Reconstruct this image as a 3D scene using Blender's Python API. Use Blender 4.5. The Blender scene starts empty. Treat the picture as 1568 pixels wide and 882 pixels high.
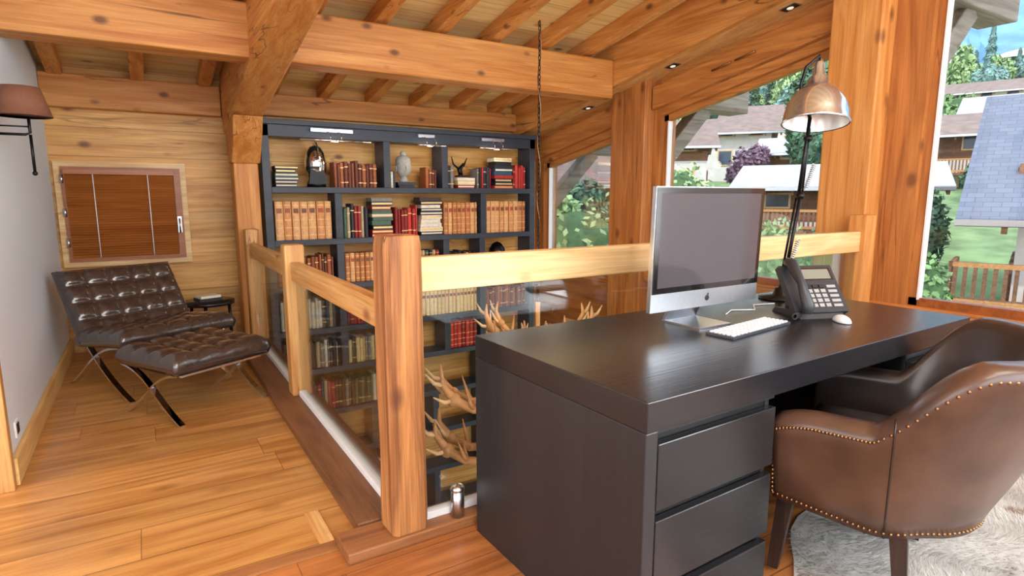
import bpy, bmesh, math, random
from mathutils import Vector, Matrix, noise
random.seed(7)
sc=bpy.context.scene
try:
    sc.view_settings.view_transform='Standard'
except Exception: pass
def S(r,g,b):
    f=lambda c:(c/255/12.92 if c/255<=.04045 else ((c/255+.055)/1.055)**2.4)
    return (f(r),f(g),f(b),1)
# ------------------------------------------------------------ mesh builder
class MB:
    def __init__(s): s.v=[];s.f=[];s.mi=[];s.sm=[];s.mats=[];s.M=Matrix.Identity(4)
    def _m(s,m):
        if m not in s.mats: s.mats.append(m)
        return s.mats.index(m)
    def add(s,vs,fs,mat,smooth=False):
        o=len(s.v)
        for p in vs: s.v.append(tuple(s.M@Vector(p)))
        k=s._m(mat)
        for f in fs:
            s.f.append([i+o for i in f]); s.mi.append(k); s.sm.append(smooth)
    def box(s,x0,x1,y0,y1,z0,z1,mat):
        s.add([(x0,y0,z0),(x1,y0,z0),(x1,y1,z0),(x0,y1,z0),(x0,y0,z1),(x1,y0,z1),(x1,y1,z1),(x0,y1,z1)],
              [(0,3,2,1),(4,5,6,7),(0,1,5,4),(1,2,6,5),(2,3,7,6),(3,0,4,7)],mat)
    def obox(s,M,sx,sy,sz,mat):
        old=s.M; s.M=old@M; s.box(-sx/2,sx/2,-sy/2,sy/2,-sz/2,sz/2,mat); s.M=old
    def beam(s,p0,p1,w,h,mat,up=(0,0,1)):
        p0=Vector(p0);p1=Vector(p1);d=(p1-p0);L=d.length;d.normalize();u=Vector(up)
        sd=u.cross(d)
        if sd.length<1e-4: sd=Vector((0,1,0)).cross(d)
        sd.normalize();u=d.cross(sd)
        M=Matrix(((d.x,sd.x,u.x,(p0.x+p1.x)/2),(d.y,sd.y,u.y,(p0.y+p1.y)/2),(d.z,sd.z,u.z,(p0.z+p1.z)/2),(0,0,0,1)))
        s.obox(M,L,w,h,mat)
    def prism(s,poly,axis,a0,a1,mat):
        def P(p,a): return {'x':(a,p[0],p[1]),'y':(p[0],a,p[1]),'z':(p[0],p[1],a)}[axis]
        n=len(poly)
        vs=[P(p,a0) for p in poly]+[P(p,a1) for p in poly]
        fs=[tuple(range(n))[::-1],tuple(range(n,2*n))]+[(i,(i+1)%n,n+(i+1)%n,n+i) for i in range(n)]
        s.add(vs,fs,mat)
    def tube(s,pts,r,mat,seg=8,caps=True,closed=False):
        pts=[Vector(p) for p in pts];n=len(pts)
        rs=r if isinstance(r,(list,tuple)) else [r]*n
        vs=[];prev=None
        for i,p in enumerate(pts):
            if closed: t=pts[(i+1)%n]-pts[i-1]
            else: t=pts[min(i+1,n-1)]-pts[max(i-1,0)]
            if t.length<1e-9: t=Vector((0,0,1))
            t.normalize()
            if prev is None:
                a=Vector((0,0,1)) if abs(t.z)<.9 else Vector((1,0,0))
                nn=t.cross(a).normalized()
            else:
                nn=prev-t*prev.dot(t)
                nn=nn.normalized() if nn.length>1e-6 else t.orthogonal().normalized()
            prev=nn;b=t.cross(nn)
            for k in range(seg):
                an=2*math.pi*k/seg
                vs.append(p+(nn*math.cos(an)+b*math.sin(an))*rs[i])
        fs=[]
        m=n if closed else n-1
        for i in range(m):
            for k in range(seg):
                j=(i+1)%n
                fs.append((i*seg+k,i*seg+(k+1)%seg,j*seg+(k+1)%seg,j*seg+k))
        if caps and not closed:
            fs.append(tuple(range(seg))[::-1]);fs.append(tuple((n-1)*seg+k for k in range(seg)))
        s.add(vs,fs,mat,True)
    def lathe(s,prof,c,mat,seg=32,M=None):
        old=s.M
        s.M=old@Matrix.Translation(c)@(M if M else Matrix.Identity(4))
        vs=[];n=len(prof)
        for r,z in prof:
            r=max(r,1e-4)
            for k in range(seg):
                an=2*math.pi*k/seg; vs.append((r*math.cos(an),r*math.sin(an),z))
        fs=[]
        for i in range(n-1):
            for k in range(seg):
                fs.append((i*seg+k,i*seg+(k+1)%seg,(i+1)*seg+(k+1)%seg,(i+1)*seg+k))
        fs.append(tuple(range(seg))[::-1]);fs.append(tuple((n-1)*seg+k for k in range(seg)))
        s.add(vs,fs,mat,True); s.M=old
    def ball(s,c,r,mat,seg=16,rings=10):
        if not isinstance(r,(list,tuple)): r=(r,r,r)
        prof=[(math.sin(math.pi*i/rings),-math.cos(math.pi*i/rings)) for i in range(rings+1)]
        s.lathe(prof,c,mat,seg,Matrix.Diagonal((r[0],r[1],r[2],1)))
    def ribbon(s,pts,x0,w,t,mat):
        vs=[];n=len(pts)
        for i,(y,z) in enumerate(pts):
            a=pts[min(i+1,n-1)];b=pts[max(i-1,0)]
            ty,tz=a[0]-b[0],a[1]-b[1];l=math.hypot(ty,tz);ny,nz=-tz/l*t/2,ty/l*t/2
            vs+=[(x0-w/2,y+ny,z+nz),(x0+w/2,y+ny,z+nz),(x0+w/2,y-ny,z-nz),(x0-w/2,y-ny,z-nz)]
        fs=[(i*4+k,i*4+(k+1)%4,i*4+4+(k+1)%4,i*4+4+k) for i in range(n-1) for k in range(4)]
        fs+=[(0,1,2,3),(n*4-1,n*4-2,n*4-3,n*4-4)]
        s.add(vs,fs,mat)
    def build(s,name,bevel=0,M=None,sub=0,recalc=True,parent=None):
        me=bpy.data.meshes.new(name);me.from_pydata(s.v,[],s.f)
        for m in s.mats: me.materials.append(m)
        me.polygons.foreach_set('material_index',s.mi);me.polygons.foreach_set('use_smooth',s.sm)
        if recalc:
            bm=bmesh.new();bm.from_mesh(me);bmesh.ops.recalc_face_normals(bm,faces=bm.faces);bm.to_mesh(me);bm.free()
        me.update()
        ob=bpy.data.objects.new(name,me);sc.collection.objects.link(ob)
        if M: ob.matrix_world=M
        if bevel:
            b=ob.modifiers.new('b','BEVEL');b.width=bevel;b.segments=2;b.limit_method='ANGLE';b.angle_limit=math.radians(50)
        if sub:
            q=ob.modifiers.new('s','SUBSURF');q.levels=sub;q.render_levels=sub
        if parent: ob.parent=parent
        return ob
def TR(x,y,z,rz=0): return Matrix.Translation((x,y,z))@Matrix.Rotation(math.radians(rz),4,'Z')
def onebox(name,x0,x1,y0,y1,z0,z1,mat,bevel=0):
    m=MB();m.box(x0,x1,y0,y1,z0,z1,mat);return m.build(name,bevel)
# ------------------------------------------------------------ materials
def newmat(name):
    m=bpy.data.materials.new(name);m.use_nodes=True;nt=m.node_tree
    return m,nt,nt.nodes['Principled BSDF']
def plain(name,c,rough=.5,metal=0,spec=.5,emit=None,es=0,noise_amt=0,nscale=20,bump=0,coat=0,sheen=0):
    m,nt,b=newmat(name)
    b.inputs['Base Color'].default_value=c;b.inputs['Roughness'].default_value=rough
    b.inputs['Metallic'].default_value=metal;b.inputs['Specular IOR Level'].default_value=spec
    b.inputs['Coat Weight'].default_value=coat;b.inputs['Coat Roughness'].default_value=.15
    if emit: b.inputs['Emission Color'].default_value=emit;b.inputs['Emission Strength'].default_value=es
    if noise_amt or bump:
        tc=nt.nodes.new('ShaderNodeTexCoord');n=nt.nodes.new('ShaderNodeTexNoise')
        n.inputs['Scale'].default_value=nscale;n.inputs['Detail'].default_value=5
        nt.links.new(tc.outputs['Object'],n.inputs['Vector'])
        if noise_amt:
            hs=nt.nodes.new('ShaderNodeHueSaturation');hs.inputs['Color'].default_value=c
            mr=nt.nodes.new('ShaderNodeMapRange');mr.inputs[1].default_value=.3;mr.inputs[2].default_value=.7
            mr.inputs[3].default_value=1-noise_amt;mr.inputs[4].default_value=1+noise_amt
            nt.links.new(n.outputs['Fac'],mr.inputs[0]);nt.links.new(mr.outputs[0],hs.inputs['Value'])
            nt.links.new(hs.outputs[0],b.inputs['Base Color'])
        if bump:
            bp=nt.nodes.new('ShaderNodeBump');bp.inputs['Strength'].default_value=bump;bp.inputs['Distance'].default_value=.01
            nt.links.new(n.outputs['Fac'],bp.inputs['Height']);nt.links.new(bp.outputs[0],b.inputs['Normal'])
    return m
SAT=1.03
def wood(name,c1,c2,axis=0,knots=1.0,rough=.5,plank=None,plen=None,var=.18,grain=.25,rnd=True,ks=1.5,coat=0,bump=.25,kcol=S(110,62,34),crack=0):
    m,nt,b=newmat(name);N=nt.nodes.new;L=nt.links.new
    tc=N('ShaderNodeTexCoord');src=tc.outputs['Object']
    def math_(op,a,bb=None,c=None):
        n=N('ShaderNodeMath');n.operation=op
        for i,q in enumerate((a,bb,c)):
            if q is None: continue
            if isinstance(q,(int,float)): n.inputs[i].default_value=q
            else: L(q,n.inputs[i])
        return n.outputs[0]
    if rnd:
        oi=N('ShaderNodeObjectInfo');r=math_('MULTIPLY',oi.outputs['Random'],23.7)
        va=N('ShaderNodeVectorMath');va.operation='ADD';L(src,va.inputs[0]);L(r,va.inputs[1]);src=va.outputs[0]
    joint=None;pv=None
    if plank is not None:
        pa,pw=plank
        sx=N('ShaderNodeSeparateXYZ');L(tc.outputs['Object'],sx.inputs[0])
        q=math_('DIVIDE',sx.outputs[pa],pw);idn=math_('FLOOR',q);fr=math_('FRACT',q)
        joint=math_('GREATER_THAN',math_('ABSOLUTE',math_('SUBTRACT',fr,.5)),.5-.003/pw)
        wn=N('ShaderNodeTexWhiteNoise');wn.noise_dimensions='1D';L(idn,wn.inputs['W']);pv=wn.outputs['Value']
        if plen:
            al=math_('ADD',math_('DIVIDE',sx.outputs[axis],plen),math_('MULTIPLY',pv,7.3))
            ida=math_('FLOOR',al)
            w2=N('ShaderNodeTexWhiteNoise');w2.noise_dimensions='1D';L(math_('ADD',math_('MULTIPLY',idn,17.13),ida),w2.inputs['W']);pv=w2.outputs['Value']
            j2=math_('GREATER_THAN',math_('ABSOLUTE',math_('SUBTRACT',math_('FRACT',al),.5)),.5-.002/plen)
            joint=math_('MAXIMUM',joint,j2)
        off=math_('MULTIPLY',pv,31.7)
        va=N('ShaderNodeVectorMath');va.operation='ADD';L(src,va.inputs[0]);L(off,va.inputs[1]);src=va.outputs[0]
    def mp(al,ac):
        mm=N('ShaderNodeMapping');sc_=[ac]*3;sc_[axis]=al;mm.inputs['Scale'].default_value=sc_;L(src,mm.inputs['Vector']);return mm.outputs[0]
    n1=N('ShaderNodeTexNoise');n1.inputs['Scale'].default_value=1;n1.inputs['Detail'].default_value=4;n1.inputs['Distortion'].default_value=1.5;L(mp(.9,11),n1.inputs['Vector'])
    n2=N('ShaderNodeTexNoise');n2.inputs['Scale'].default_value=1;n2.inputs['Detail'].default_value=3;L(mp(3,110),n2.inputs['Vector'])
    mr=N('ShaderNodeMapRange');mr.inputs[1].default_value=.32;mr.inputs[2].default_value=.68;L(n1.outputs['Fac'],mr.inputs[0])
    mx=N('ShaderNodeMix');mx.data_type='RGBA';mx.inputs[6].default_value=c1;mx.inputs[7].default_value=c2;L(mr.outputs[0],mx.inputs[0])
    col=mx.outputs[2]
    v=math_('ADD',math_('MULTIPLY',n2.outputs['Fac'],grain*2),1-grain)
    if pv is not None: v=math_('MULTIPLY',v,math_('ADD',math_('MULTIPLY',pv,var*2),1-var))
    hs=N('ShaderNodeHueSaturation');hs.inputs['Saturation'].default_value=SAT;L(col,hs.inputs['Color']);L(v,hs.inputs['Value']);col=hs.outputs[0]
    if knots>0:
        vo=N('ShaderNodeTexVoronoi');vo.inputs['Scale'].default_value=1;L(mp(1.7*ks,2.9*ks),vo.inputs['Vector'])
        kr=N('ShaderNodeMapRange');kr.inputs[1].default_value=.07;kr.inputs[2].default_value=.17;kr.inputs[3].default_value=.85*min(knots,1);kr.inputs[4].default_value=0;L(vo.outputs['Distance'],kr.inputs[0])
        m2=N('ShaderNodeMix');m2.data_type='RGBA';L(kr.outputs[0],m2.inputs[0]);L(col,m2.inputs[6]);m2.inputs[7].default_value=kcol;col=m2.outputs[2]
    ck=None
    if crack>0:
        n3=N('ShaderNodeTexNoise');n3.inputs['Scale'].default_value=1;n3.inputs['Detail'].default_value=2;n3.inputs['Distortion'].default_value=.4;L(mp(.55,9),n3.inputs['Vector'])
        n4=N('ShaderNodeTexNoise');n4.inputs['Scale'].default_value=1;n4.inputs['Detail'].default_value=1;L(mp(.9,4),n4.inputs['Vector'])
        c_=N('ShaderNodeMapRange');c_.inputs[1].default_value=.002;c_.inputs[2].default_value=.009;c_.inputs[3].default_value=1;c_.inputs[4].default_value=0
        L(math_('ABSOLUTE',math_('SUBTRACT',n3.outputs['Fac'],.5)),c_.inputs[0])
        g_=N('ShaderNodeMapRange');g_.inputs[1].default_value=.5;g_.inputs[2].default_value=.58;L(n4.outputs['Fac'],g_.inputs[0])
        ck=math_('MULTIPLY',math_('MULTIPLY',c_.outputs[0],g_.outputs[0]),crack)
        m4=N('ShaderNodeMix');m4.data_type='RGBA';L(ck,m4.inputs[0]);L(col,m4.inputs[6]);m4.inputs[7].default_value=(c2[0]*.22,c2[1]*.2,c2[2]*.2,1);col=m4.outputs[2]
    if joint is not None:
        m3=N('ShaderNodeMix');m3.data_type='RGBA';L(math_('MULTIPLY',joint,.55),m3.inputs[0]);L(col,m3.inputs[6]);m3.inputs[7].default_value=(c2[0]*.25,c2[1]*.25,c2[2]*.25,1);col=m3.outputs[2]
    L(col,b.inputs['Base Color']);b.inputs['Roughness'].default_value=rough;b.inputs['Coat Weight'].default_value=coat;b.inputs['Coat Roughness'].default_value=.2
    bp=N('ShaderNodeBump');bp.inputs['Strength'].default_value=bump;bp.inputs['Distance'].default_value=.004
    hgt=math_('ADD',n2.outputs['Fac'],n1.outputs['Fac'])
    if ck is not None: hgt=math_('SUBTRACT',hgt,math_('MULTIPLY',ck,1.5))
    L(hgt,bp.inputs['Height']);L(bp.outputs[0],b.inputs['Normal'])
    return m
BO1,BO2=S(214,154,90),S(184,116,56)
KC=S(96,52,28)
W_beamX=wood('beam_wood_x',BO1,BO2,0,1,.55,ks=1.9,grain=.35,crack=.8,kcol=KC)
W_beamY=wood('beam_wood_y',BO1,BO2,1,1,.55,ks=1.9,grain=.35,crack=.8,kcol=KC)
W_beamZ=wood('beam_wood_z',BO1,BO2,2,1,.55,grain=.35,crack=.8,kcol=KC)
W_postZ=wood('old_post_wood',S(198,138,84),S(122,74,40),2,1,.65,bump=1.0,grain=.55,crack=.9,kcol=KC)
W_winZ=wood('window_wall_wood_z',S(190,126,70),S(150,90,46),2,.9,.5,grain=.35,crack=.5,kcol=KC)
W_winY=wood('window_wall_wood_y',S(190,126,70),S(150,90,46),1,.9,.5,plank=(2,.2))
W_winYs=wood('window_header_wood',S(198,134,74),S(160,98,50),1,.9,.5,grain=.35,crack=.5,kcol=KC)
W_ceil=wood('ceiling_planks',S(236,210,154),S(220,180,112),0,1,.6,plank=(1,.15),rnd=False,var=.1)
W_back=wood('back_wall_planks',S(220,174,106),S(190,132,68),0,1,.5,plank=(2,.235),rnd=False,var=.14,ks=1.6,grain=.34,crack=.5,kcol=KC)
W_floor=wood('oak_floor',S(214,160,98),S(172,116,62),0,.4,.28,plank=(1,.24),plen=2.6,rnd=False,var=.14,coat=.35)
W_floor2=wood('red_floor',S(184,120,72),S(142,86,48),0,.3,.35,plank=(1,.16),plen=2.0,rnd=False,var=.12,coat=.2)
W_rail=wood('pale_rail_x',S(230,200,150),S(208,164,108),0,1,.5,kcol=S(140,84,50),grain=.38,crack=.4)
W_railY=wood('pale_rail_y',S(222,178,118),S(198,142,82),1,1,.5,kcol=S(140,84,50),grain=.38,crack=.4)
W_railZ=wood('pale_rail_z',S(216,172,112),S(184,128,74),2,.8,.5,grain=.4,crack=.6)
W_sill=wood('sill_wood_y',S(142,96,64),S(102,66,42),1,.5,.5,crack=.5)
W_sillX=wood('sill_wood_x',S(168,114,72),S(122,78,48),0,.5,.5,crack=.5)
W_trim=wood('pine_trim',S(236,200,138),S(214,166,100),1,.5,.5)
W_frame=wood('frame_redwood',S(166,98,52),S(132,74,38),0,.3,.4)
W_slat=wood('slat_wood',S(184,116,62),S(156,90,46),0,0,.4)
W_grey=wood('weathered_timber',S(160,150,138),S(120,110,100),0,.5,.8)
W_desk=wood('espresso_wood',S(33,33,36),S(29,29,32),0,0,.27,grain=.12,bump=.12,rnd=False)
W_deskZ=wood('espresso_wood_v',S(38,40,43),S(33,35,38),2,0,.38,grain=.12,bump=.12,rnd=False)
BLK=wood('bookcase_charcoal',S(54,61,74),S(44,50,61),0,0,.45,grain=.15,bump=.2,rnd=False)
WHITE=plain('white_plaster',S(226,238,250),.85,bump=.1,nscale=120)
WHITE2=plain('white_paint',S(234,236,238),.7,noise_amt=.03)
GREYW=plain('grey_plaster',S(176,172,172),.8,noise_amt=.03)
DARK=plain('dark_gap',S(12,12,13),.6,noise_amt=.1)
CHROME=plain('chrome',S(225,227,232),.08,1,noise_amt=.03)
STEEL=plain('brushed_aluminium',S(208,212,218),.28,1,noise_amt=.04,nscale=60)
BRASS=plain('nail_brass',S(150,112,76),.35,1,noise_amt=.05)
BLACKM=plain('black_metal',S(20,20,22),.35,.5,noise_amt=.1)
PLAST=plain('phone_plastic',S(44,44,48),.4,noise_amt=.08)
PLASTL=plain('phone_keys',S(150,148,146),.4,noise_amt=.05)
SCREEN=plain('screen_glass',S(10,10,11),.04,0,.9,noise_amt=.02,coat=1)
LEATHB=plain('dark_brown_leather',S(62,50,46),.2,0,.8,noise_amt=.25,nscale=14,bump=.25,coat=.7)
LEATHR=plain('brown_leather',S(82,58,46),.36,0,.5,noise_amt=.35,nscale=6,bump=.12,coat=.3)
LEATHI=plain('dark_leather_inner',S(46,36,33),.33,0,.6,noise_amt=.2,nscale=9,bump=.12,coat=.3)
LEGW=wood('dark_leg',S(58,42,36),S(40,28,24),2,0,.35)
SHADE=plain('lamp_shade_brown',S(124,80,58),.8,noise_amt=.1,nscale=80)
def glass(name,tint=(1,1,1,1),refl=.09):
    m,nt,b=newmat(name);nt.nodes.remove(b)
    t=nt.nodes.new('ShaderNodeBsdfTransparent');t.inputs[0].default_value=tint
    g=nt.nodes.new('ShaderNodeBsdfGlossy');g.inputs['Roughness'].default_value=.01
    lw=nt.nodes.new('ShaderNodeLayerWeight');lw.inputs[0].default_value=.25
    mm=nt.nodes.new('ShaderNodeMath');mm.operation='MULTIPLY_ADD';mm.inputs[1].default_value=.5;mm.inputs[2].default_value=refl*.4;mm.use_clamp=True
    nt.links.new(lw.outputs['Fresnel'],mm.inputs[0])
    mx=nt.nodes.new('ShaderNodeMixShader');nt.links.new(mm.outputs[0],mx.inputs[0]);nt.links.new(t.outputs[0],mx.inputs[1]);nt.links.new(g.outputs[0],mx.inputs[2])
    nt.links.new(mx.outputs[0],nt.nodes['Material Output'].inputs[0]);return m
GLASS=glass('railing_glass',(.93,.96,.95,1));PANE=glass('window_glass',(1,1,1,1),.02)
# ------------------------------------------------------------ room shell
ZR=lambda y:2.24+.187*(6.1-y)
ZC=lambda y:ZR(y)+.12
WT=lambda y:2.05+.187*(4.04-y)
m=MB();m.prism([(6.3,ZC(6.3)),(-2.4,ZC(-2.4)),(-2.4,ZC(-2.4)+.2),(6.3,ZC(6.3)+.2)],'x',-2.95,5.3,W_ceil);m.build('ceiling')
m=MB();m.box(-2.8,.85,2.08,6.1,-.25,0,W_floor);m.build('floor')
m=MB();m.box(-2.8,4.15,-2.2,2.08,-.25,0,W_floor2);m.build('floor_study')
onebox('floor_lower',-2.8,4.15,-2.2,6.1,-2.75,-2.6,plain('stone_floor',S(150,120,95),.4,noise_amt=.15,nscale=3))
onebox('wall_back',-.75,4.35,6.1,6.3,-2.75,2.36,W_back)
m=MB()
m.prism([(3.35,-2.6),(6.1,-2.6),(6.1,ZC(6.1)),(3.35,ZC(3.35))],'x',-.75,-.6,WHITE);m.build('wall_left')
m=MB();m.prism([(-2.2,-2.75),(3.5,-2.75),(3.5,ZC(3.5)),(-2.2,ZC(-2.2))],'x',-2.95,-2.8,WHITE2);m.build('wall_hall')
m=MB();m.box(-2.8,-.75,3.35,3.5,-2.6,ZC(3.4),WHITE2);m.build('wall_return')
m=MB()
m.box(-2.95,4.35,-2.4,-2.2,-2.75,.6,WHITE2);m.box(-2.95,4.35,-2.4,-2.2,2.9,ZC(-2.3),WHITE2)
for a,b_ in((-2.95,-2.2),(.4,.6),(3.4,4.35)): m.box(a,b_,-2.4,-2.2,.6,2.9,WHITE2)
m.build('wall_front')
m=MB()
X0,X1=4.15,4.35;W3=.2
m.box(X0,X1,W3,6.1,-.1,.62,W_winY);m.box(X0,X1,-2.2,6.1,-2.75,-2.2,W_winY)
m.box(X0,X1,-2.2,2.9,-2.2,-.1,W_winY);m.box(X0,X1,5.5,6.1,-2.2,-.1,W_winY)
m.prism([(-2.2,-.1),(W3-.12,-.1),(W3-.12,ZC(W3)),(-2.2,ZC(-2.2))],'x',X0,X1,GREYW)
for a,b_ in((5.92,6.1),(4.04,4.66),(1.84,2.43),(W3-.12,W3)):
    m.prism([(a,.62),(b_,.62),(b_,ZC(b_)),(a,ZC(a))],'x',X0,X1,W_winZ)
for a,b_,o in((4.66,5.92,0),(2.43,4.04,0),(W3,1.84,.16)):
    m.prism([(a,WT(a)+o),(b_,WT(b_)+o),(b_,ZC(b_)),(a,ZC(a))],'x',X0,X1,W_winYs)
m.build('wall_right')
def winframe(name,a,b_,o):
    m=MB();t=.05
    m.box(4.2,4.27,a,b_,.62,.62+t,W_frame)
    m.prism([(a,.62),(a+t,.62),(a+t,WT(a+t)+o),(a,WT(a)+o)],'x',4.2,4.27,W_winZ)
    m.prism([(b_-t,.62),(b_,.62),(b_,WT(b_)+o),(b_-t,WT(b_-t)+o)],'x',4.2,4.27,W_winZ)
    m.prism([(a,WT(a)+o-t),(b_,WT(b_)+o-t),(b_,WT(b_)+o),(a,WT(a)+o)],'x',4.2,4.27,W_winYs)
    m.prism([(b_-t-.012,.66),(b_-t,.66),(b_-t,WT(b_)+o-t),(b_-t-.012,WT(b_)+o-t)],'x',4.19,4.24,WHITE2)
    m.prism([(a+t,.66),(a+t+.012,.66),(a+t+.012,WT(a)+o-t-.02),(a+t,WT(a)+o-t-.02)],'x',4.19,4.24,STEEL)
    m.prism([(a+t,.67),(b_-t,.67),(b_-t,WT(b_)+o-t),(a+t,WT(a)+o-t)],'x',4.228,4.234,PANE)
    m.build(name)
winframe('window_1',4.66,5.92,0);winframe('window_2',2.43,4.04,0);winframe('window_3',W3,1.84,.16)
m=MB();m.prism([(4.12,.0),(4.58,.0),(4.58,ZR(4.58)-.2),(4.12,ZR(4.12)-.2)],'x',4.02,4.15,W_winZ);m.build('wall_post',.01)
m=MB();m.prism([(2.05,.0),(2.38,.0),(2.38,ZR(2.38)-.2),(2.05,ZR(2.05)-.2)],'x',3.98,4.15,W_beamZ);m.build('wall_post',.01)
for i,(a,b_) in enumerate(((4.6,6.08),(2.4,4.1),(W3,2.03))):
    o=.17 if i==2 else 0
    m=MB();m.prism([(a,WT(a)+.07+o),(b_,WT(b_)+.07+o),(b_,WT(b_)+.27+o),(a,WT(a)+.27+o)],'x',4.09,4.15,W_winYs);m.build('trim_%d'%(i+1),.006)
m=MB();m.box(4.08,4.15,W3,6.05,.5,.6,W_winYs);m.build('trim_4',.006)
m=MB()
for y in(3.0,3.22): m.tube([(4.05,y,WT(y)+.16),(4.05,y+.18,WT(y+.18)+.16)],.008,BRASS)
m.build('window_handle')
# soffit with spots
m=MB();m.prism([(-2.2,ZR(-2.2)-.24),(6.08,ZR(6.08)-.24),(6.08,ZR(6.08)-.21),(-2.2,ZR(-2.2)-.21)],'x',3.86,4.15,W_railY)
m.prism([(-2.2,ZR(-2.2)-.25),(6.08,ZR(6.08)-.25),(6.08,ZC(6.08)),(-2.2,ZC(-2.2))],'x',3.80,3.86,W_beamY)
m.build('trim_soffit')
LENS=plain('spot_lens',S(230,225,210),.3,emit=(1,.88,.7,1),es=.6,noise_amt=.01)
for y in(4.92,3.78,2.7,1.2):
    z=ZR(y)-.24
    m=MB();m.M=Matrix.Translation((4.0,y,z))@Matrix.Rotation(-math.atan(.187),4,'X')
    m.box(-.045,.045,-.06,.06,-.006,0,STEEL);m.box(-.036,.036,-.05,.05,-.009,-.005,DARK)
    m.lathe([(.0,-.014),(.02,-.013),(.024,-.009)],(0,0,0),LENS,16)
    m.build('recessed_spotlight')
# beams
m=MB();m.box(-.6,3.8,4.31,4.55,2.21,2.55,W_beamX);m.build('ceiling_beam',.015)
m=MB();m.box(-2.8,3.8,1.98,2.22,2.64,2.98,W_beamX);m.build('ceiling_beam',.015)
m=MB();zb=lambda y:1.93+.187*(5.6-y)
m.prism([(5.95,zb(5.95)),(-2.2,zb(-2.2)),(-2.2,ZC(-2.2)),(5.95,ZC(5.95))],'x',.68,.93,W_beamY);m.build('ceiling_beam',.02)
m=MB()
m.box(.70,.90,5.62,5.82,-2.6,1.6,W_beamZ)
m.prism([(5.62,1.6),(5.82,1.6),(5.9,1.9),(5.35,1.97),(5.45,1.8)],'x',.69,.92,W_beamZ);m.build('timber_column',.012)
m=MB();m.box(-.6,.68,5.98,6.1,2.02,2.28,W_beamX);m.build('wall_plate_beam',.01)
m=MB();m.box(.93,3.85,6.0,6.1,2.06,2.26,W_beamX);m.build('wall_plate_beam',.01)
for x in(-2.2,-1.6,-1.1,-.49,.06,.56,1.12,1.6,2.08,2.56,3.04,3.52):
    y1=6.1 if x>-.6 else 3.35
    m=MB();m.prism([(y1,ZR(y1)),(-2.2,ZR(-2.2)),(-2.2,ZC(-2.2)),(y1,ZC(y1))],'x',x-.05,x+.05,W_beamY);m.build('ceiling_rafter',.006)
m=MB();m.box(-.6,-.575,3.36,6.08,0,.13,W_trim);m.build('baseboard_left',.004)
m=MB();m.box(-.575,.68,6.07,6.1,0,.13,W_railY);m.build('baseboard_back',.004)
m=MB();m.box(-.765,-.585,3.30,3.355,0,ZR(3.3),W_railZ);m.build('trim_jamb',.004)
m=MB();m.box(-.6,-.592,3.53,3.61,.17,.25,WHITE2);m.box(-.593,-.589,3.545,3.595,.185,.235,DARK);m.build('wall_outlet',.002)
m=MB();m.box(.475,.53,2.14,2.40,0,.008,W_railY);m.box(-.9,.53,2.085,2.14,0,.008,W_sillX);m.build('trim_floor')
# railing ---------------------------------------------------
m=MB();m.box(.53,4.02,1.955,2.12,0,.045,W_sillX);m.build('railing_sill_front',.006)
m=MB();m.box(.62,.85,2.13,5.6,-.25,.05,W_sill);m.build('railing_sill_side',.006)
m=MB();m.box(.85,.9,2.17,5.72,-.3,.03,W_sill);m.box(.9,4.15,2.12,2.18,-.3,.0,W_sillX);m.build('mezzanine_edge_beam',.004)
emp=bpy.data.objects.new('mezzanine_railing',None);sc.collection.objects.link(emp)
def part(name,*a,mat=None,bev=.006):
    m=MB();m.box(*a,mat);return m.build(name,bev,parent=emp)
m=MB();x0,x1,y0,y1=.705,.850,1.965,2.11;K=22;vs=[]
for i in range(K+1):
    z=.045+(1.18-.045)*i/K
    base=[(x0+.018,y0),(x1-.018,y0),(x1,y0+.018),(x1,y1-.018),(x1-.018,y1),(x0+.018,y1),(x0,y1-.018),(x0,y0+.018)]
    sh=.93 if i==K else 1
    for j,(x,y) in enumerate(base):
        d=.006*noise.noise(Vector((j*3.1,z*5,1)));cx_,cy_=(x0+x1)/2,(y0+y1)/2
        vs.append((cx_+(x-cx_)*sh*(1+d*8),cy_+(y-cy_)*sh*(1+d*8),z))
fs=[(i*8+k,i*8+(k+1)%8,(i+1)*8+(k+1)%8,(i+1)*8+k) for i in range(K) for k in range(8)]+[tuple(range(8))[::-1],tuple(K*8+k for k in range(8))]
m.add(vs,fs,W_postZ);m.build('corner_post',.004,parent=emp)
part('side_post',.725,.845,3.80,3.92,.05,1.02,mat=W_railZ,bev=.012)
part('end_post',.73,.84,5.42,5.54,.05,1.04,mat=W_railZ,bev=.012)
part('window_post',3.88,4.0,1.98,2.10,.045,1.20,mat=W_beamZ,bev=.012)
part('rail_front',.85,3.88,2.01,2.07,.965,1.095,mat=W_rail)
part('rail_side_a',.755,.815,2.11,3.80,.80,.915,mat=W_railY)
part('rail_side_b',.755,.815,3.92,5.42,.80,.92,mat=W_railY)
part('glass_front',.85,3.88,2.035,2.045,.07,.96,mat=GLASS,bev=0)
part('glass_side_a',.78,.79,2.12,3.79,.08,.80,mat=GLASS,bev=0)
part('glass_side_b',.78,.79,3.93,5.41,.08,.80,mat=GLASS,bev=0)
part('channel_front',.85,3.88,2.02,2.06,.045,.075,mat=WHITE2,bev=.003)
part('channel_side_a',.765,.805,2.11,3.80,.05,.085,mat=WHITE2,bev=.003)
part('channel_side_b',.765,.805,3.92,5.42,.05,.085,mat=WHITE2,bev=.003)
m=MB();m.tube([(.985,1.99,.045),(.985,1.99,.16)],.028,STEEL,14);m.ball((.985,1.99,.16),(.03,.03,.02),STEEL);m.build('glass_clamp')
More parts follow.
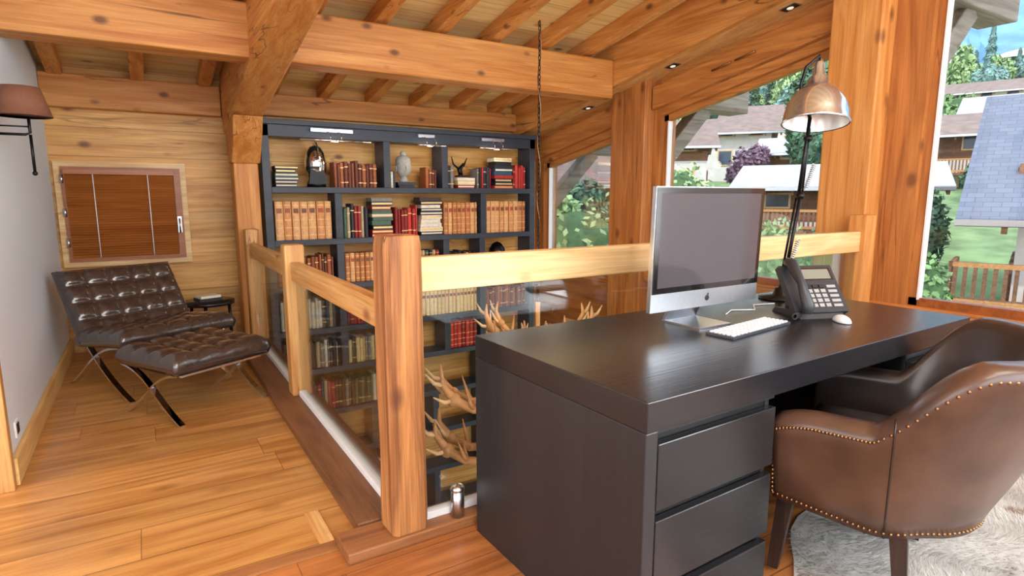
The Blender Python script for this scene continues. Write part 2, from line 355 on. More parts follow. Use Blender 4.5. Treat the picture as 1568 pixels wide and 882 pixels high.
# small window with blind on back wall ----------------------
m=MB()
fx0,fx1,fz0,fz1=-.575,.36,.73,1.60
def fr(x0,x1,z0,z1,t,y0,y1,mat):
    m.box(x0,x1,y0,y1,z0,z0+t,mat);m.box(x0,x1,y0,y1,z1-t,z1,mat);m.box(x0,x0+t,y0,y1,z0+t,z1-t,mat);m.box(x1-t,x1,y0,y1,z0+t,z1-t,mat)
fr(fx0,fx1,fz0,fz1,.045,6.05,6.1,W_rail)
fr(fx0+.045,fx1-.045,fz0+.045,fz1-.045,.05,6.03,6.08,W_frame)
m.box(fx0+.09,fx1-.09,6.07,6.09,fz0+.09,fz1-.09,W_frame)
for i in range(34):
    z=fz0+.085+i*(fz1-fz0-.19)/33
    m.beam((fx0+.07,6.022,z),(fx1-.10,6.022,z),.028,.003,W_slat,(0,.7,.7))
m.box(fx0+.065,fx1-.095,5.995,6.035,fz1-.105,fz1-.065,W_slat)
for x in(fx0+.26,fx1-.29): m.tube([(x,6.003,fz0+.08),(x,6.003,fz1-.10)],.004,WHITE2,6)
m.box(fx1-.092,fx1-.062,6.0,6.03,1.0,1.14,STEEL);m.tube([(fx1-.078,6.0,1.12),(fx1-.078,5.97,1.12),(fx1-.078,5.965,1.0)],.008,STEEL)
for z in(.9,1.15,1.42): m.tube([(fx0+.05,6.02,z),(fx0+.05,6.02,z+.07)],.012,STEEL)
m.build('window_4')
# wall sconce
m=MB();y=3.95
m.box(-.6,-.585,y-.025,y+.025,1.60,1.70,BLACKM)
m.tube([(-.59,y,1.63),(-.47,y,1.63),(-.45,y,1.64),(-.45,y,1.74)],.007,BLACKM)
m.tube([(-.45,y,1.63),(-.45,y,1.44)],.007,BLACKM);m.ball((-.45,y,1.435),.012,BLACKM)
m.tube([(-.59,y,1.67),(-.45,y,1.67)],.004,BLACKM)
m.lathe([(.118,1.72),(.112,1.725),(.078,1.865),(.082,1.865),(.124,1.72)],(-.47,y,0),SHADE,40)
m.build('wall_sconce')
# ------------------------------------------------------------ bookcase
BF=5.74;BB=6.0
m=MB();XL,XR=.95,3.90;t=.055
m.box(XL,XL+.07,BF,BB,-2.6,1.98,BLK);m.box(XR-.07,XR,BF,BB,-2.6,1.98,BLK)
m.box(XL-.01,XR+.03,BF-.03,BB,1.955,2.0,BLK);m.box(XL,XR,BF,BB,1.85,1.955,BLK)
lev=[1.85,1.40,.91,.47,.04,-.36,-.80,-1.25,-1.70,-2.15,-2.55]
divs=[[2.12,2.757],[1.62,3.22],[1.62,2.2,2.757,3.2],[1.62,2.2,3.2],[1.62,2.757,3.2],[2.2,3.2],[1.9,2.6,3.2],[2.2,3.2],[1.6,2.6],[2.2,3.1]]
for z in lev[1:]: m.box(XL+.07,XR-.07,BF,BB,z-t,z,BLK)
for i,d in enumerate(divs):
    for x in d: m.box(x-.035,x+.035,BF+.003,BB,lev[i+1],lev[i]-(t if i else 0),BLK)
m.build('bookcase',.003)
TAN=[S(214,148,90),S(198,128,74),S(224,168,112)];RED=[S(170,40,38),S(140,30,30),S(200,56,50)];BROWN=[S(136,72,44),S(164,92,52),S(108,52,34)]
MIX=[S(30,34,48),S(160,40,40),S(44,76,98),S(228,220,202),S(24,24,26),S(186,168,130),S(66,96,78)];PALE=[S(232,204,146),S(220,186,124)];DRK=[S(28,28,34),S(40,44,58),S(60,44,40),S(134,130,126)]
_bm={}
def bmat(c):
    if c not in _bm: _bm[c]=plain('book_cover_%d'%len(_bm),c,.5,noise_amt=.15,nscale=40,bump=.1)
    return _bm[c]
GOLD=plain('gold_bands',S(228,194,128),.4,.3,noise_amt=.1);PAGES=plain('book_pages',S(232,222,200),.8,noise_amt=.05)
LAB=[bmat(S(150,84,50)),bmat(S(120,70,44)),bmat(S(170,74,48))]
bk=MB()
def books(x0,x1,z,h,pal,uni=False,w=(.022,.042),yf=BF+.035):
    x=x0
    while x<x1-.015:
        ww=random.uniform(*w) if not uni else w[1]*random.uniform(.95,1.05)
        if x+ww>x1: ww=x1-x
        hh=h*(random.uniform(.985,1) if uni else random.uniform(.82,1));y=yf+random.uniform(0,.012 if uni else .02);c=bmat(random.choice(pal))
        g=.0032 if uni else .002
        bk.prism([(x+g,y+.16),(x+g,y+.01),(x+ww*.3,y),(x+ww*.7,y),(x+ww-g,y+.01),(x+ww-g,y+.16)],'z',z,z+hh,c)
        if uni:
            bk.box(x+ww*.2,x+ww*.8,y-.001,y+.01,z+hh*.70,z+hh*.82,random.choice(LAB))
            for q in(.12,.32,.52,.9): bk.box(x+ww*.12,x+ww*.88,y-.002,y+.01,z+hh*q-.003,z+hh*q+.003,GOLD)
        elif random.random()<.5:
            for q in(.2,.8): bk.box(x+g,x+ww-g,y-.001,y+.01,z+hh*q-.004,z+hh*q+.004,GOLD)
        x+=ww
def stack(x0,x1,z,n,pal,hmax):
    zz=z
    for i in range(n):
        th=hmax/n*random.uniform(.8,1.15);a=random.uniform(0,.02);b2=random.uniform(0,.03);c=bmat(random.choice(pal))
        bk.box(x0+a,x1-b2,BF+.03,BF+.19,zz,zz+th-.002,c);bk.box(x0+a+.004,x1-b2-.004,BF+.028,BF+.031,zz+th*.3,zz+th*.7,random.choice([PAGES,GOLD,c,c]))
        zz+=th
z=lev[1]
stack(1.06,1.27,z,6,DRK+MIX,.20);books(1.60,2.03,z,.26,BROWN,w=(.03,.04));books(2.16,2.22,z,.19,MIX);books(2.55,2.69,z,.22,BROWN);books(2.80,2.89,z,.24,DRK);stack(2.91,3.13,z,3,PALE+MIX,.12);books(3.16,3.34,z,.25,MIX+DRK);stack(3.37,3.62,z,9,RED+MIX+RED,.34);books(3.63,3.80,z,.28,RED);bk.box(2.25,2.42,BF+.03,BF+.19,z,z+.028,bmat(DRK[0]));bk.box(2.24,2.43,BF+.03,BF+.19,z+.03,z+.058,bmat(DRK[1]))
z=lev[2]
books(1.04,1.56,z,.36,TAN,True,(.05,.075));books(1.67,1.93,z,.34,RED+MIX);stack(1.95,2.18,z,10,MIX+DRK,.40);books(2.20,2.45,z,.32,RED,w=(.03,.045));stack(2.47,2.73,z,10,DRK+[S(228,220,202)]*2,.41);books(2.75,3.16,z,.34,TAN,True,(.04,.055));books(3.27,3.80,z,.35,TAN,True,(.045,.06))
z=lev[3]
books(1.04,1.56,z,.3,BROWN);books(1.67,2.14,z,.29,TAN,True,(.04,.05));books(2.25,2.70,z,.28,PALE+MIX,True,(.03,.04));books(2.80,3.15,z,.26,DRK+PALE)
z=lev[4]
books(1.04,1.56,z,.3,MIX);books(1.67,2.14,z,.28,RED);books(2.25,3.15,z,.27,PALE,True,(.03,.045));books(3.25,3.8,z,.26,BROWN)
z=lev[5]
books(1.04,1.56,z,.28,MIX+DRK);books(1.67,2.3,z,.27,PALE+DRK);books(2.80,3.15,z,.30,RED,True,(.03,.05));books(3.25,3.45,z,.26,TAN,True,(.03,.05))
z=lev[6];books(1.1,2.0,z,.3,DRK+MIX);books(3.3,3.8,z,.28,BROWN)
z=lev[7];books(1.1,1.5,z,.28,BROWN)
z=lev[8];stack(1.1,1.5,z,6,BROWN,.3);books(1.7,2.1,z,.3,MIX)
bk.build('books')
m=MB();c=(1.45,5.86,lev[1])
m.lathe([(.0,.0),(.09,.0),(.085,.04),(.065,.08),(.075,.12)],c,BLACKM,28)
m.lathe([(.075,.11),(.098,.16),(.10,.24),(.085,.32),(.05,.375),(.0,.395)],c,CHROME,32)
m.ribbon([(5.86+.12*math.cos(a),lev[1]+.25+.165*math.sin(a)) for a in [math.pi*k/10 for k in range(11)]],1.45,.012,.03,CHROME)
m.box(1.38,1.46,5.755,5.80,lev[1]+.17,lev[1]+.19,DARK);m.prism([(1.36,lev[1]+.03),(1.54,lev[1]+.03),(1.50,lev[1]+.16),(1.38,lev[1]+.16)],'y',5.77,5.8,BLACKM)
m.build('knight_helmet')
STONE=plain('grey_stone',S(168,166,160),.8,noise_amt=.15,nscale=40,bump=.3)
m=MB();c=(2.33,5.84,lev[1]+.06)
m.lathe([(.05,0),(.05,.02),(.03,.04),(.032,.08)],c,STONE,24);m.ball((2.33,5.84,c[2]+.15),(.078,.078,.105),STONE,24,16);m.ball((2.33,5.845,c[2]+.21),(.078,.076,.064),STONE);m.ball((2.33,5.845,c[2]+.285),(.033,.033,.033),STONE)
m.ball((2.33,5.762,c[2]+.14),(.009,.014,.022),STONE,10,8);m.ball((2.33,5.771,c[2]+.104),(.02,.01,.008),STONE,10,8)
for sx in(-1,1): m.ball((2.33+sx*.078,5.845,c[2]+.13),(.008,.014,.035),STONE,10,8);m.ball((2.33+sx*.026,5.772,c[2]+.158),(.015,.006,.006),STONE,10,8)
m.build('buddha_head_statue')
m=MB();c=(3.45,5.85,lev[3])
m.lathe([(.05,0),(.05,.02),(.03,.06),(.07,.1),(.1,.18),(.09,.25),(.05,.31),(.0,.33)],c,BLACKM,28);m.ball((3.42,5.775,lev[3]+.2),(.05,.03,.04),STEEL);m.build('black_helmet')
m=MB();m.tube([(3.0,5.85,lev[1]+.13),(2.98,5.85,lev[1]+.2),(3.03,5.85,lev[1]+.27)],[.025,.03,.01],BLACKM);m.tube([(2.98,5.85,lev[1]+.2),(2.9,5.84,lev[1]+.26),(2.88,5.84,lev[1]+.34)],[.012,.01,.004],BLACKM);m.tube([(3.03,5.85,lev[1]+.24),(3.07,5.84,lev[1]+.33)],[.012,.004],BLACKM);m.box(2.95,3.06,5.8,5.9,lev[1]+.125,lev[1]+.14,BLACKM);m.build('bronze_figurine')
for x0,x1 in((1.25,1.9),(2.38,2.68),(3.08,3.55)):
    m=MB();xm=(x0+x1)/2
    m.box(xm-(x1-x0)*.3,xm+(x1-x0)*.3,BF-.05,BF-.03,1.905,1.935,STEEL)
    for q in(xm-.05,xm+.05): m.tube([(q,BF-.03,1.91),(q,BF-.12,1.90),(q,BF-.17,1.86),(q,BF-.17,1.83)],.005,CHROME)
    m.tube([(x0,BF-.17,1.82),(x1,BF-.17,1.82)],.012,CHROME,14);m.build('picture_light')
    ld=bpy.data.lights.new('picture_light_lamp','POINT');ld.energy=1.6;ld.color=(1,.9,.76);ld.shadow_soft_size=.05
    lo=bpy.data.objects.new('picture_light_lamp',ld);lo.location=(xm,BF-.14,1.75);sc.collection.objects.link(lo)
# ------------------------------------------------------------ chandelier
ANT=plain('antler_bone',S(190,138,90),.45,noise_amt=.35,nscale=9,bump=.3);ANT2=plain('antler_tip',S(224,186,140),.45,noise_amt=.2)
m=MB();CX,CY=2.72,3.95
def antler(cz,ang,r0,sc_,tilt,flip):
    M=Matrix.Translation((CX,CY,cz))@Matrix.Rotation(ang,4,'Z')@Matrix.Translation((r0,0,0))@Matrix.Rotation(tilt,4,'Y')@Matrix.Diagonal((sc_,sc_*flip,sc_,1))
    old=m.M;m.M=M
    P=[Vector((0,0,0)),Vector((.14,.04,-.05)),Vector((.30,.12,-.04)),Vector((.43,.2,.06)),Vector((.5,.24,.2)),Vector((.5,.22,.32))]
    m.tube(P,[.034,.03,.036,.04,.026,.006],ANT,9)
    m.ball(P[3],(.06,.048,.06),ANT,10,8)
    for i,d,l in((1,(.2,-.25,.35),.16),(2,(.25,-.2,.5),.2),(3,(.5,-.1,.1),.2),(3,(.1,.4,.4),.18),(4,(.4,.1,.2),.14),(2,(-.1,.5,.2),.16)):
        d=Vector(d).normalized();p=P[i]
        m.tube([p,p+d*l*.5+Vector((0,0,-.01)),p+d*l+Vector((0,0,.05))],[.026,.018,.004],ANT2 if i>2 else ANT,8)
    m.M=old
for k in range(6): antler(.12,k*2*math.pi/6+.4,.1,.75,-.1,1 if k%2 else -1)
for k in range(8): antler(-.34,k*2*math.pi/8,.25,1.0,.1,1 if k%2 else -1)
for k in range(7): antler(-.80,k*2*math.pi/7+.35,.28,1.05,.1,-1 if k%2 else 1)
m.tube([(CX,CY,.45),(CX,CY,-.85)],.02,ANT)
CAND=plain('candle_bulb',S(255,220,160),.4,emit=(1,.8,.55,1),es=2.5,noise_amt=.01)
for k in range(6):
    a=k*math.pi/3+.3;p=(CX+.5*math.cos(a),CY+.5*math.sin(a))
    m.tube([(p[0],p[1],-.42),(p[0],p[1],-.32)],.014,WHITE2);m.ball((p[0],p[1],-.29),(.014,.014,.03),CAND,8,6)
    m.tube([(CX,CY,-.45),(p[0],p[1],-.42)],.012,ANT)
zt_=ZR(CY);zz=.45;i=0
while zz<zt_:
    pts=[]
    for k in range(10):
        a=2*math.pi*k/10;u=.009*math.cos(a);w=.024*math.sin(a)
        pts.append((CX+(u if i%2 else 0),CY+(0 if i%2 else u),zz+w+.02))
    m.tube(pts,.0035,BLACKM,5,closed=True);zz+=.036;i+=1
m.tube([(CX+.012*math.sin(j*.5),CY+.012*math.cos(j*.5),.45+j*(zt_-.45)/60) for j in range(61)],.004,BRASS,5)
m.build('antler_chandelier')
ld=bpy.data.lights.new('chandelier_lamp','POINT');ld.energy=24;ld.color=(1,.84,.64);ld.shadow_soft_size=.4
lo=bpy.data.objects.new('chandelier_lamp',ld);lo.location=(CX,CY,.75);sc.collection.objects.link(lo)
# ------------------------------------------------------------ lounge chair + ottoman
def cushion(m,M,w,d,th,nu,nv,mat,btn=True):
    old=m.M;m.M=old@M;K=8;A=nu*K;B=nv*K;vs=[]
    for j in range(B+1):
        for i in range(A+1):
            u=i/A;v=j/B
            p=(abs(math.sin(math.pi*nu*u))*abs(math.sin(math.pi*nv*v)))**.45
            ex=min(u,1-u)*nu;ey=min(v,1-v)*nv;e=min(1,min(ex,ey)*4)
            vs.append(((u-.5)*w,(v-.5)*d,th/2-.032+.030*p+(.006*e)))
    n=len(vs)
    for j in range(B+1):
        for i in range(A+1): vs.append(((i/A-.5)*w,(j/B-.5)*d,-th/2))
    fs=[]
    def id_(i,j,o=0): return o+j*(A+1)+i
    for j in range(B):
        for i in range(A):
            fs.append((id_(i,j),id_(i+1,j),id_(i+1,j+1),id_(i,j+1)));fs.append((id_(i,j,n),id_(i,j+1,n),id_(i+1,j+1,n),id_(i+1,j,n)))
    ring=[(i,0) for i in range(A)]+[(A,j) for j in range(B)]+[(i,B) for i in range(A,0,-1)]+[(0,j) for j in range(B,0,-1)]
    o=len(vs)
    for i,j in ring:
        a=Vector(vs[id_(i,j)]);b_=Vector(vs[id_(i,j,n)]);q=(a+b_)/2
        q+=Vector((.014 if i==A else(-.014 if i==0 else 0),.014 if j==B else(-.014 if j==0 else 0),0));vs.append(q)
    R=len(ring)
    for k in range(R):
        k2=(k+1)%R;a=id_(*ring[k]);b_=id_(*ring[k2]);fs.append((a,b_,o+k2,o+k));fs.append((o+k,o+k2,id_(*ring[k2],n),id_(*ring[k],n)))
    m.add(vs,fs,mat,True)
    if btn:
        for i in range(1,nu):
            for j in range(1,nv): m.ball(((i/nu-.5)*w,(j/nv-.5)*d,th/2-.028),(.012,.012,.006),mat,10,6)
    m.M=old
def bez(P,n=20):
    out=[]
    for i in range(n+1):
        t=i/n
        Q=[Vector((p[0],p[1])) for p in P]
        while len(Q)>1: Q=[Q[k]*(1-t)+Q[k+1]*t for k in range(len(Q)-1)]
        out.append((Q[0].x,Q[0].y))
    return out
RX=lambda a:Matrix.Rotation(math.radians(a),4,'X')
m=MB()
for sx in(-.345,.345):
    m.ribbon(bez([(.44,.76),(.12,.20),(-.40,.006)]),sx,.035,.012,CHROME)
    m.ribbon(bez([(-.38,.36),(.02,.34),(.12,.14),(.40,.006)]),sx,.035,.012,CHROME)
for y,z in((.42,.72),(.14,.33),(-.36,.355)): m.box(-.345,.345,y-.015,y+.015,z-.006,z+.006,CHROME)
for k in range(7):
    x=-.3+k*.1;m.beam((x,-.36,.36),(x,.16,.305),.04,.004,LEATHB);m.beam((x,.17,.36),(x,.43,.72),.04,.004,LEATHB,(0,-1,0))
cushion(m,Matrix.Translation((0,-.12,.40))@RX(-6),.76,.60,.12,5,4,LEATHB)
cushion(m,Matrix.Translation((0,.255,.575))@RX(58),.76,.52,.11,5,4,LEATHB)
m.build('tufted_lounge_chair',M=TR(-.02,4.88,0,27))
m=MB()
for sx in(-.285,.285):
    m.ribbon(bez([(-.29,.31),(-.02,.28),(.03,.12),(.27,.006)]),sx,.035,.012,CHROME)
    m.ribbon(bez([(.29,.31),(.02,.28),(-.03,.12),(-.27,.006)]),sx,.035,.012,CHROME)
for y in(-.28,.28): m.box(-.285,.285,y-.015,y+.015,.298,.31,CHROME)
for k in range(6): m.box(-.26+k*.1,-.22+k*.1,-.28,.28,.31,.315,LEATHB)
cushion(m,Matrix.Translation((0,0,.37)),.62,.58,.12,4,4,LEATHB)
m.build('tufted_ottoman',M=TR(.22,4.12,0,29))
BG=plain('black_lacquer',S(22,22,24),.25,noise_amt=.1)
m=MB();m.lathe([(.0,.42),(.2,.42),(.2,.45),(.0,.45)],(0,0,0),BG,40);m.lathe([(.0,.26),(.19,.26),(.19,.28),(.0,.28)],(0,0,0),BG,40);m.lathe([(.0,.0),(.17,.0),(.17,.02),(.0,.025)],(0,0,0),BG,40)
for k in range(3):
    a=k*2.094+.3;m.tube([(.17*math.cos(a),.17*math.sin(a),.01),(.17*math.cos(a),.17*math.sin(a),.43)],.014,BG)
m.M=Matrix.Rotation(.3,4,'Z');m.box(-.09,.09,-.06,.07,.45,.475,bmat(S(40,44,58)));m.box(-.08,.08,-.06,.06,.475,.495,PAGES)
m.build('round_side_table',M=TR(.42,5.50,0))
# ------------------------------------------------------------ desk
DM=TR(1.05,1.03,0,1.2);DL,DD=1.97,.885
m=MB()
m.box(0,DL,0,DD,.715,.80,W_desk)
m.box(0,.045,0.002,DD,0,.715,W_deskZ)
m.box(.045,.57,.035,DD-.02,.02,.69,DARK)
m.box(.55,.57,.03,DD-.02,.02,.715,W_deskZ)
m.box(.045,.57,.012,.03,.700,.715,W_deskZ)
for z0,z1 in((.485,.675),(.255,.455),(.03,.225)):
    m.box(.05,.568,.004,.03,z0,z1,W_desk);
m.box(DL-.045,DL,.002,DD,0,.715,W_deskZ);m.box(DL-.5,DL-.045,.04,DD-.02,.02,.69,DARK);m.box(DL-.5,DL-.48,.03,DD-.02,.02,.715,W_deskZ)
for z0,z1 in((.485,.675),(.255,.455),(.03,.225)): m.box(DL-.5,DL-.05,.004,.03,z0,z1,W_deskZ)
m.box(.57,DL-.5,DD-.12,DD-.10,.25,.715,W_deskZ)
m.build('desk',.003,DM)
# computer
PANEL=plain('display_panel',S(74,70,74),.07,0,.8,noise_amt=.02)  # grey base colour stands in for the room reflected in the screen
m=MB()
W=.63
m.M=Matrix.Translation((0,0,.08))@Matrix.Rotation(math.radians(1.5),4,'X')
m.box(-W/2,W/2,-.008,.012,.0,.475,STEEL)
m.lathe([(0,-.012),(.18,-.008),(.24,0),(.25,.004)],(0,.02,.25),STEEL,32,Matrix.Rotation(math.radians(-90),4,'X')@Matrix.Diagonal((1,.75,1,1)))
m.box(-W/2+.004,W/2-.004,-.012,-.007,.072,.471,SCREEN)
m.box(-W/2+.026,W/2-.026,-.0128,-.0118,.094,.449,PANEL)
m.lathe([(0,0),(.011,0),(.011,.002),(0,.002)],(0,-.008,.034),DARK,20,Matrix.Rotation(math.radians(90),4,'X'))
m.beam((.002,-.009,.045),(.006,-.009,.053),.003,.004,DARK)
m.M=Matrix.Identity(4)
m.beam((0,.03,.20),(0,.13,.01),.19,.012,STEEL,(0,1,0));m.box(-.095,.095,-.06,.14,0,.008,STEEL)
m.build('desktop_computer',.002,TR(1.91,1.58,.80,0))
KEY=plain('white_keys',S(216,218,222),.45,noise_amt=.03)
KB=plain('keyboard_base',S(84,86,92),.4,.6,noise_amt=.05)
m=MB();m.box(-.215,.215,-.058,.058,.0,.010,KB)
for r in range(6):
    for k in range(15):
        if r==0 and 4<=k<=8: continue
        x=-.207+k*.0277;m.box(x,x+.0195,-.053+r*.0177,-.042+r*.0177,.010,.016,KEY)
m.box(-.207+4*.0277,-.207+9*.0277-.006,-.053,-.042,.010,.016,KEY)
m.build('computer_keyboard',.001,TR(2.00,1.43,.80,7))
m=MB();m.ball((0,0,.0),(.03,.055,.028),KEY,24,12);mo=m
mo.v=[(x,y,max(z,0)) for x,y,z in mo.v];m.build('computer_mouse',0,TR(2.44,1.31,.802,-35))
# desk phone
LCD=plain('lcd',S(120,120,108),.3,noise_amt=.03)
m=MB()
m.prism([(-.10,0),(.09,0),(.07,.02),(-.08,.03)],'x',-.10,.10,PLAST)
m.beam((0,.05,.0),(0,.055,.13),.12,.02,PLAST,(0,1,0))
old=m.M
m.M=Matrix.Translation((0,-.02,.105))@RX(52)
m.box(-.12,.12,-.11,.11,-.016,.014,PLAST)
m.box(-.045,.105,.035,.095,.014,.018,SCREEN);m.box(-.035,.095,.042,.088,.0181,.0186,LCD)
for r in range(5):
    for k in range(3): m.box(-.035+k*.03,-.013+k*.03,-.088+r*.022,-.073+r*.022,.014,.019,PLASTL if r<4 else DARK)
for r in range(5): m.box(.06,.10,-.088+r*.022,-.076+r*.022,.014,.018,PLASTL)
m.tube([(-.085,-.115,.03),(-.085,-.10,.05),(-.085,0,.062),(-.085,.10,.05),(-.085,.115,.03)],[.022,.025,.016,.025,.022],PLAST,12)
m.M=old
m.tube([(-.10+.012*math.sin(j*1.1)-.0006*j,-.09-.0005*j,.02+.012*math.cos(j*1.1)) for j in range(90)],.003,DARK,5)
m.build('desk_telephone',.002,TR(2.48,1.49,.80,-22)@Matrix.Scale(1.06,4))
# desk lamp
m=MB()
m.lathe([(0,0),(.095,0),(.095,.012),(.03,.022),(.018,.06),(0,.06)],(0,0,0),BLACKM,32)
m.tube([(0,0,.02),(.03,0,.12)],.014,BLACKM)
m.tube([(.03,0,.12),(.085,0,.52)],.009,BLACKM);m.tube([(.03,.028,.12),(.085,.028,.52)],.006,BLACKM)
m.tube([(.085,.014,.52),(.105,.0,.90)],.009,BLACKM);m.tube([(.115,.028,.52),(.125,.02,.85)],.005,BLACKM)
for z in(.12,.52,.80): m.ball((.03+(.06 if z>.3 else 0)+(.02 if z>.6 else 0),.01,z),(.02,.025,.02),BLACKM,12,8)
for z0,z1,x in((.16,.30,.04),(.55,.68,.10)):
    m.tube([(x+.02+.010*math.cos(j*1.2)+.0006*j,.014+.010*math.sin(j*1.2),z0+(z1-z0)*j/70) for j in range(71)],.0025,STEEL,5)
SHI=plain('shade_inside',S(236,234,230),.25,.5,noise_amt=.03)
CH2=plain('polished_shade',S(196,202,212),.2,.92,noise_amt=.05,nscale=6,coat=.6)
cx=.135
m.tube([(.105,0,.90),(.07,.03,1.0),(.065,.03,1.06),(.08,.02,1.14),(cx,0,1.19),(cx,0,1.15)],.008,BLACKM)
m.M=Matrix.Translation((cx,0,1.10))@Matrix.Rotation(math.radians(11),4,Vector((-.8,.6,0)))@Matrix.Translation((-cx,0,-1.10))
m.lathe([(.012,1.19),(.024,1.165),(.028,1.11),(.045,1.095),(.048,1.06),(.07,1.05),(.105,1.015),(.132,.97),(.144,.92),(.148,.885),(.154,.875),(.148,.872)],(cx,0,-.012),CH2,48)
m.lathe([(.146,.876),(.135,.93),(.105,.985),(.07,1.02),(.0,1.03)],(cx,0,-.012),SHI,48)
m.ball((cx,0,.94),(.03,.03,.045),WHITE2,16,10)
keep=[];mi=[];sm=[]
for f,a,b_ in zip(m.f,m.mi,m.sm):
    if len(f)==48 and (Vector(m.v[f[0]])-Vector(m.v[f[24]])).length>.25: continue
    keep.append(f);mi.append(a);sm.append(b_)
m.f,m.mi,m.sm=keep,mi,sm
m.build('articulated_desk_lamp',0,TR(2.72,1.79,.80,-20),recalc=False)
m=MB();m.tube([(0,0,.004),(.1,.05,.004),(.2,.0,.004),(.3,.08,.004),(.42,.05,.004)],.003,WHITE2,6);m.build('usb_cable',0,TR(2.15,1.66,.80))
# ------------------------------------------------------------ tub chair
m=MB();N=64
AE=.22;ZB=.25
def plan(u):
    if u<AE:
        k=u/AE;return -.335+.01*(1-k)**2,.31-.30*k,-1,0
    if u>1-AE:
        k=(u-1+AE)/AE;return .335-.01*k**2,.01+.30*k,1,0
    a=math.pi+math.pi*(u-AE)/(1-2*AE)
    return .335*math.cos(a),.01+.33*math.sin(a),math.cos(a),math.sin(a)
def bk_(u):
    d=abs(u-.5);k=min(1,max(0,(.30-d)/.12));return k*k*(3-2*k)
def zbo(u): return ZB+.035*max(0,(abs(u-.5)-.25)/.25)
HB_=.245
def zt(u):
    d=abs(u-.5)
    return .615+HB_*bk_(u)-.03*max(0,(d-.40)/.1)**2
t_=.042;rings=[]
for i in range(N+1):
    u=i/N;x,y,nx,ny=plan(u);h=zt(u);kb=bk_(u);ln=.10*kb;ib=.01+.065*kb;zb_=zbo(u)
    S_=[(t_-.035-ib,zb_),(t_-.02-ib*.8,zb_+.08),(t_-.003-ib*.45,.43),(t_+.012+ln*.4,(.46+h)/2),(t_+.022+ln*.9,h-.05),(t_+.018+ln,h-.018),(t_-.008+ln,h),(-.012+ln,h+.003),(-t_+.004+ln,h-.01),(-t_+ln*.9,h-.04),(-t_+ln*.4,(.5+h)/2),(-t_-.002-ib*.4,.43),(-t_-ib*.8,zb_+.08),(-t_-.002-ib,zb_)]
    rings.append([(x+nx*o,y+ny*o,z) for o,z in S_])
ns=len(rings[0]);vs=[p for r in rings for p in r]
fo=[];fi=[]
for i in range(N):
    for k in range(ns):
        q=(i*ns+k,i*ns+(k+1)%ns,(i+1)*ns+(k+1)%ns,(i+1)*ns+k)
        (fo if k<7 or k==ns-1 else fi).append(q)
o=len(m.v);m.add(vs,fo,LEATHR,True)
k_=m._m(LEATHI)
for f in fi: m.f.append([q+o for q in f]);m.mi.append(k_);m.sm.append(True)
kk=m._m(LEATHR)
for f in (tuple(range(ns)),tuple(range(N*ns,N*ns+ns))): m.f.append([q+o for q in f]);m.mi.append(kk);m.sm.append(False)
for u in(.235,.765):
    i=int(u*N);m.tube([Vector(p)+Vector((plan(i/N)[2],plan(i/N)[3],0))*.001 for p in rings[i][0:7]],.003,LEATHI,6)
def nails(fn,n):
    for i in range(n+1): m.ball(fn(i/n),.0055,BRASS,6,4)
def P_out(u,dz,ex):
    x,y,nx,ny=plan(u);h=zt(u);ln=.10*bk_(u);o=t_+.021+ln*.9+ex;return(x+nx*o,y+ny*o,h-dz)
nails(lambda u:P_out(u,.037,.001),130)
def P_bot(u):
    x,y,nx,ny=plan(u);ib=.01+.065*bk_(u);o=t_-.030-ib*.98;return(x+nx*o,y+ny*o,zbo(u)+.018)
nails(P_bot,90)
for sx in(-1,1):
    nails(lambda q:(sx*(.325+.055-.05*(1-q)),.312,.31+.26*q),16)
m.prism([(-.30,.27),(.30,.27),(.30,.38),(-.30,.38)],'y',.05,.295,LEATHR)
cushion(m,Matrix.Translation((0,.10,.43)),.52,.37,.12,1,1,LEATHI,False)
m.box(-.17,.17,-.10,.26,.26,.40,LEATHI)
for sx,sy,dy in((-.265,.275,.03),(.265,.275,.03),(-.25,-.045,-.03),(.25,-.045,-.03)):
    a=.026;b_=.018
    vs=[(sx-a,sy-a,.30),(sx+a,sy-a,.30),(sx+a,sy+a,.30),(sx-a,sy+a,.30),(sx-b_,sy-b_+dy,0),(sx+b_,sy-b_+dy,0),(sx+b_,sy+b_+dy,0),(sx-b_,sy+b_+dy,0)]
    m.add(vs,[(0,1,2,3),(7,6,5,4),(0,4,5,1),(1,5,6,2),(2,6,7,3),(3,7,4,0)],LEGW)
m.build('leather_tub_chair',0,TR(2.16,.94,.02,20))
# ------------------------------------------------------------ fur rug
FUR=plain('fur_cream',S(188,184,178),.9,noise_amt=.28,nscale=4)
FUR2=plain('fur_tan',S(140,122,106),.9,noise_amt=.2,nscale=5)
m=MB();Rc=(2.68,.52);RA,RB_=1.10,.80
def rugR(a): return 1+.10*math.sin(3*a+1)+.06*math.sin(5*a)+.03*math.sin(9*a+2)
n=60;vs=[(Rc[0],Rc[1],.012)]+[(Rc[0]+RA*rugR(2*math.pi*k/n)*math.cos(2*math.pi*k/n),Rc[1]+RB_*rugR(2*math.pi*k/n)*math.sin(2*math.pi*k/n),.006) for k in range(n)]
m.add(vs,[(0,k+1,(k+1)%n+1) for k in range(n)],FUR)
vsA=[];vsB=[]
for k in range(42000):
    a=random.uniform(0,2*math.pi);r=math.sqrt(random.random())*rugR(a);x=Rc[0]+RA*r*math.cos(a);y=Rc[1]+RB_*r*math.sin(a)
    nz=noise.noise(Vector((x*2.2,y*2.2,1)));an=nz*5+random.uniform(-.5,.5);L_=random.uniform(.02,.045)
    dx,dy=math.cos(an)*L_*.9,math.sin(an)*L_*.9;w=.0022;px,py=-math.sin(an)*w,math.cos(an)*w
    tgt=vsB if (nz>.33 or noise.noise(Vector((x*3,y*3,7)))>.38) else vsA
    tgt+=[(x-px,y-py,.005),(x+px,y+py,.005),(x+dx,y+dy,random.uniform(.012,.026))]
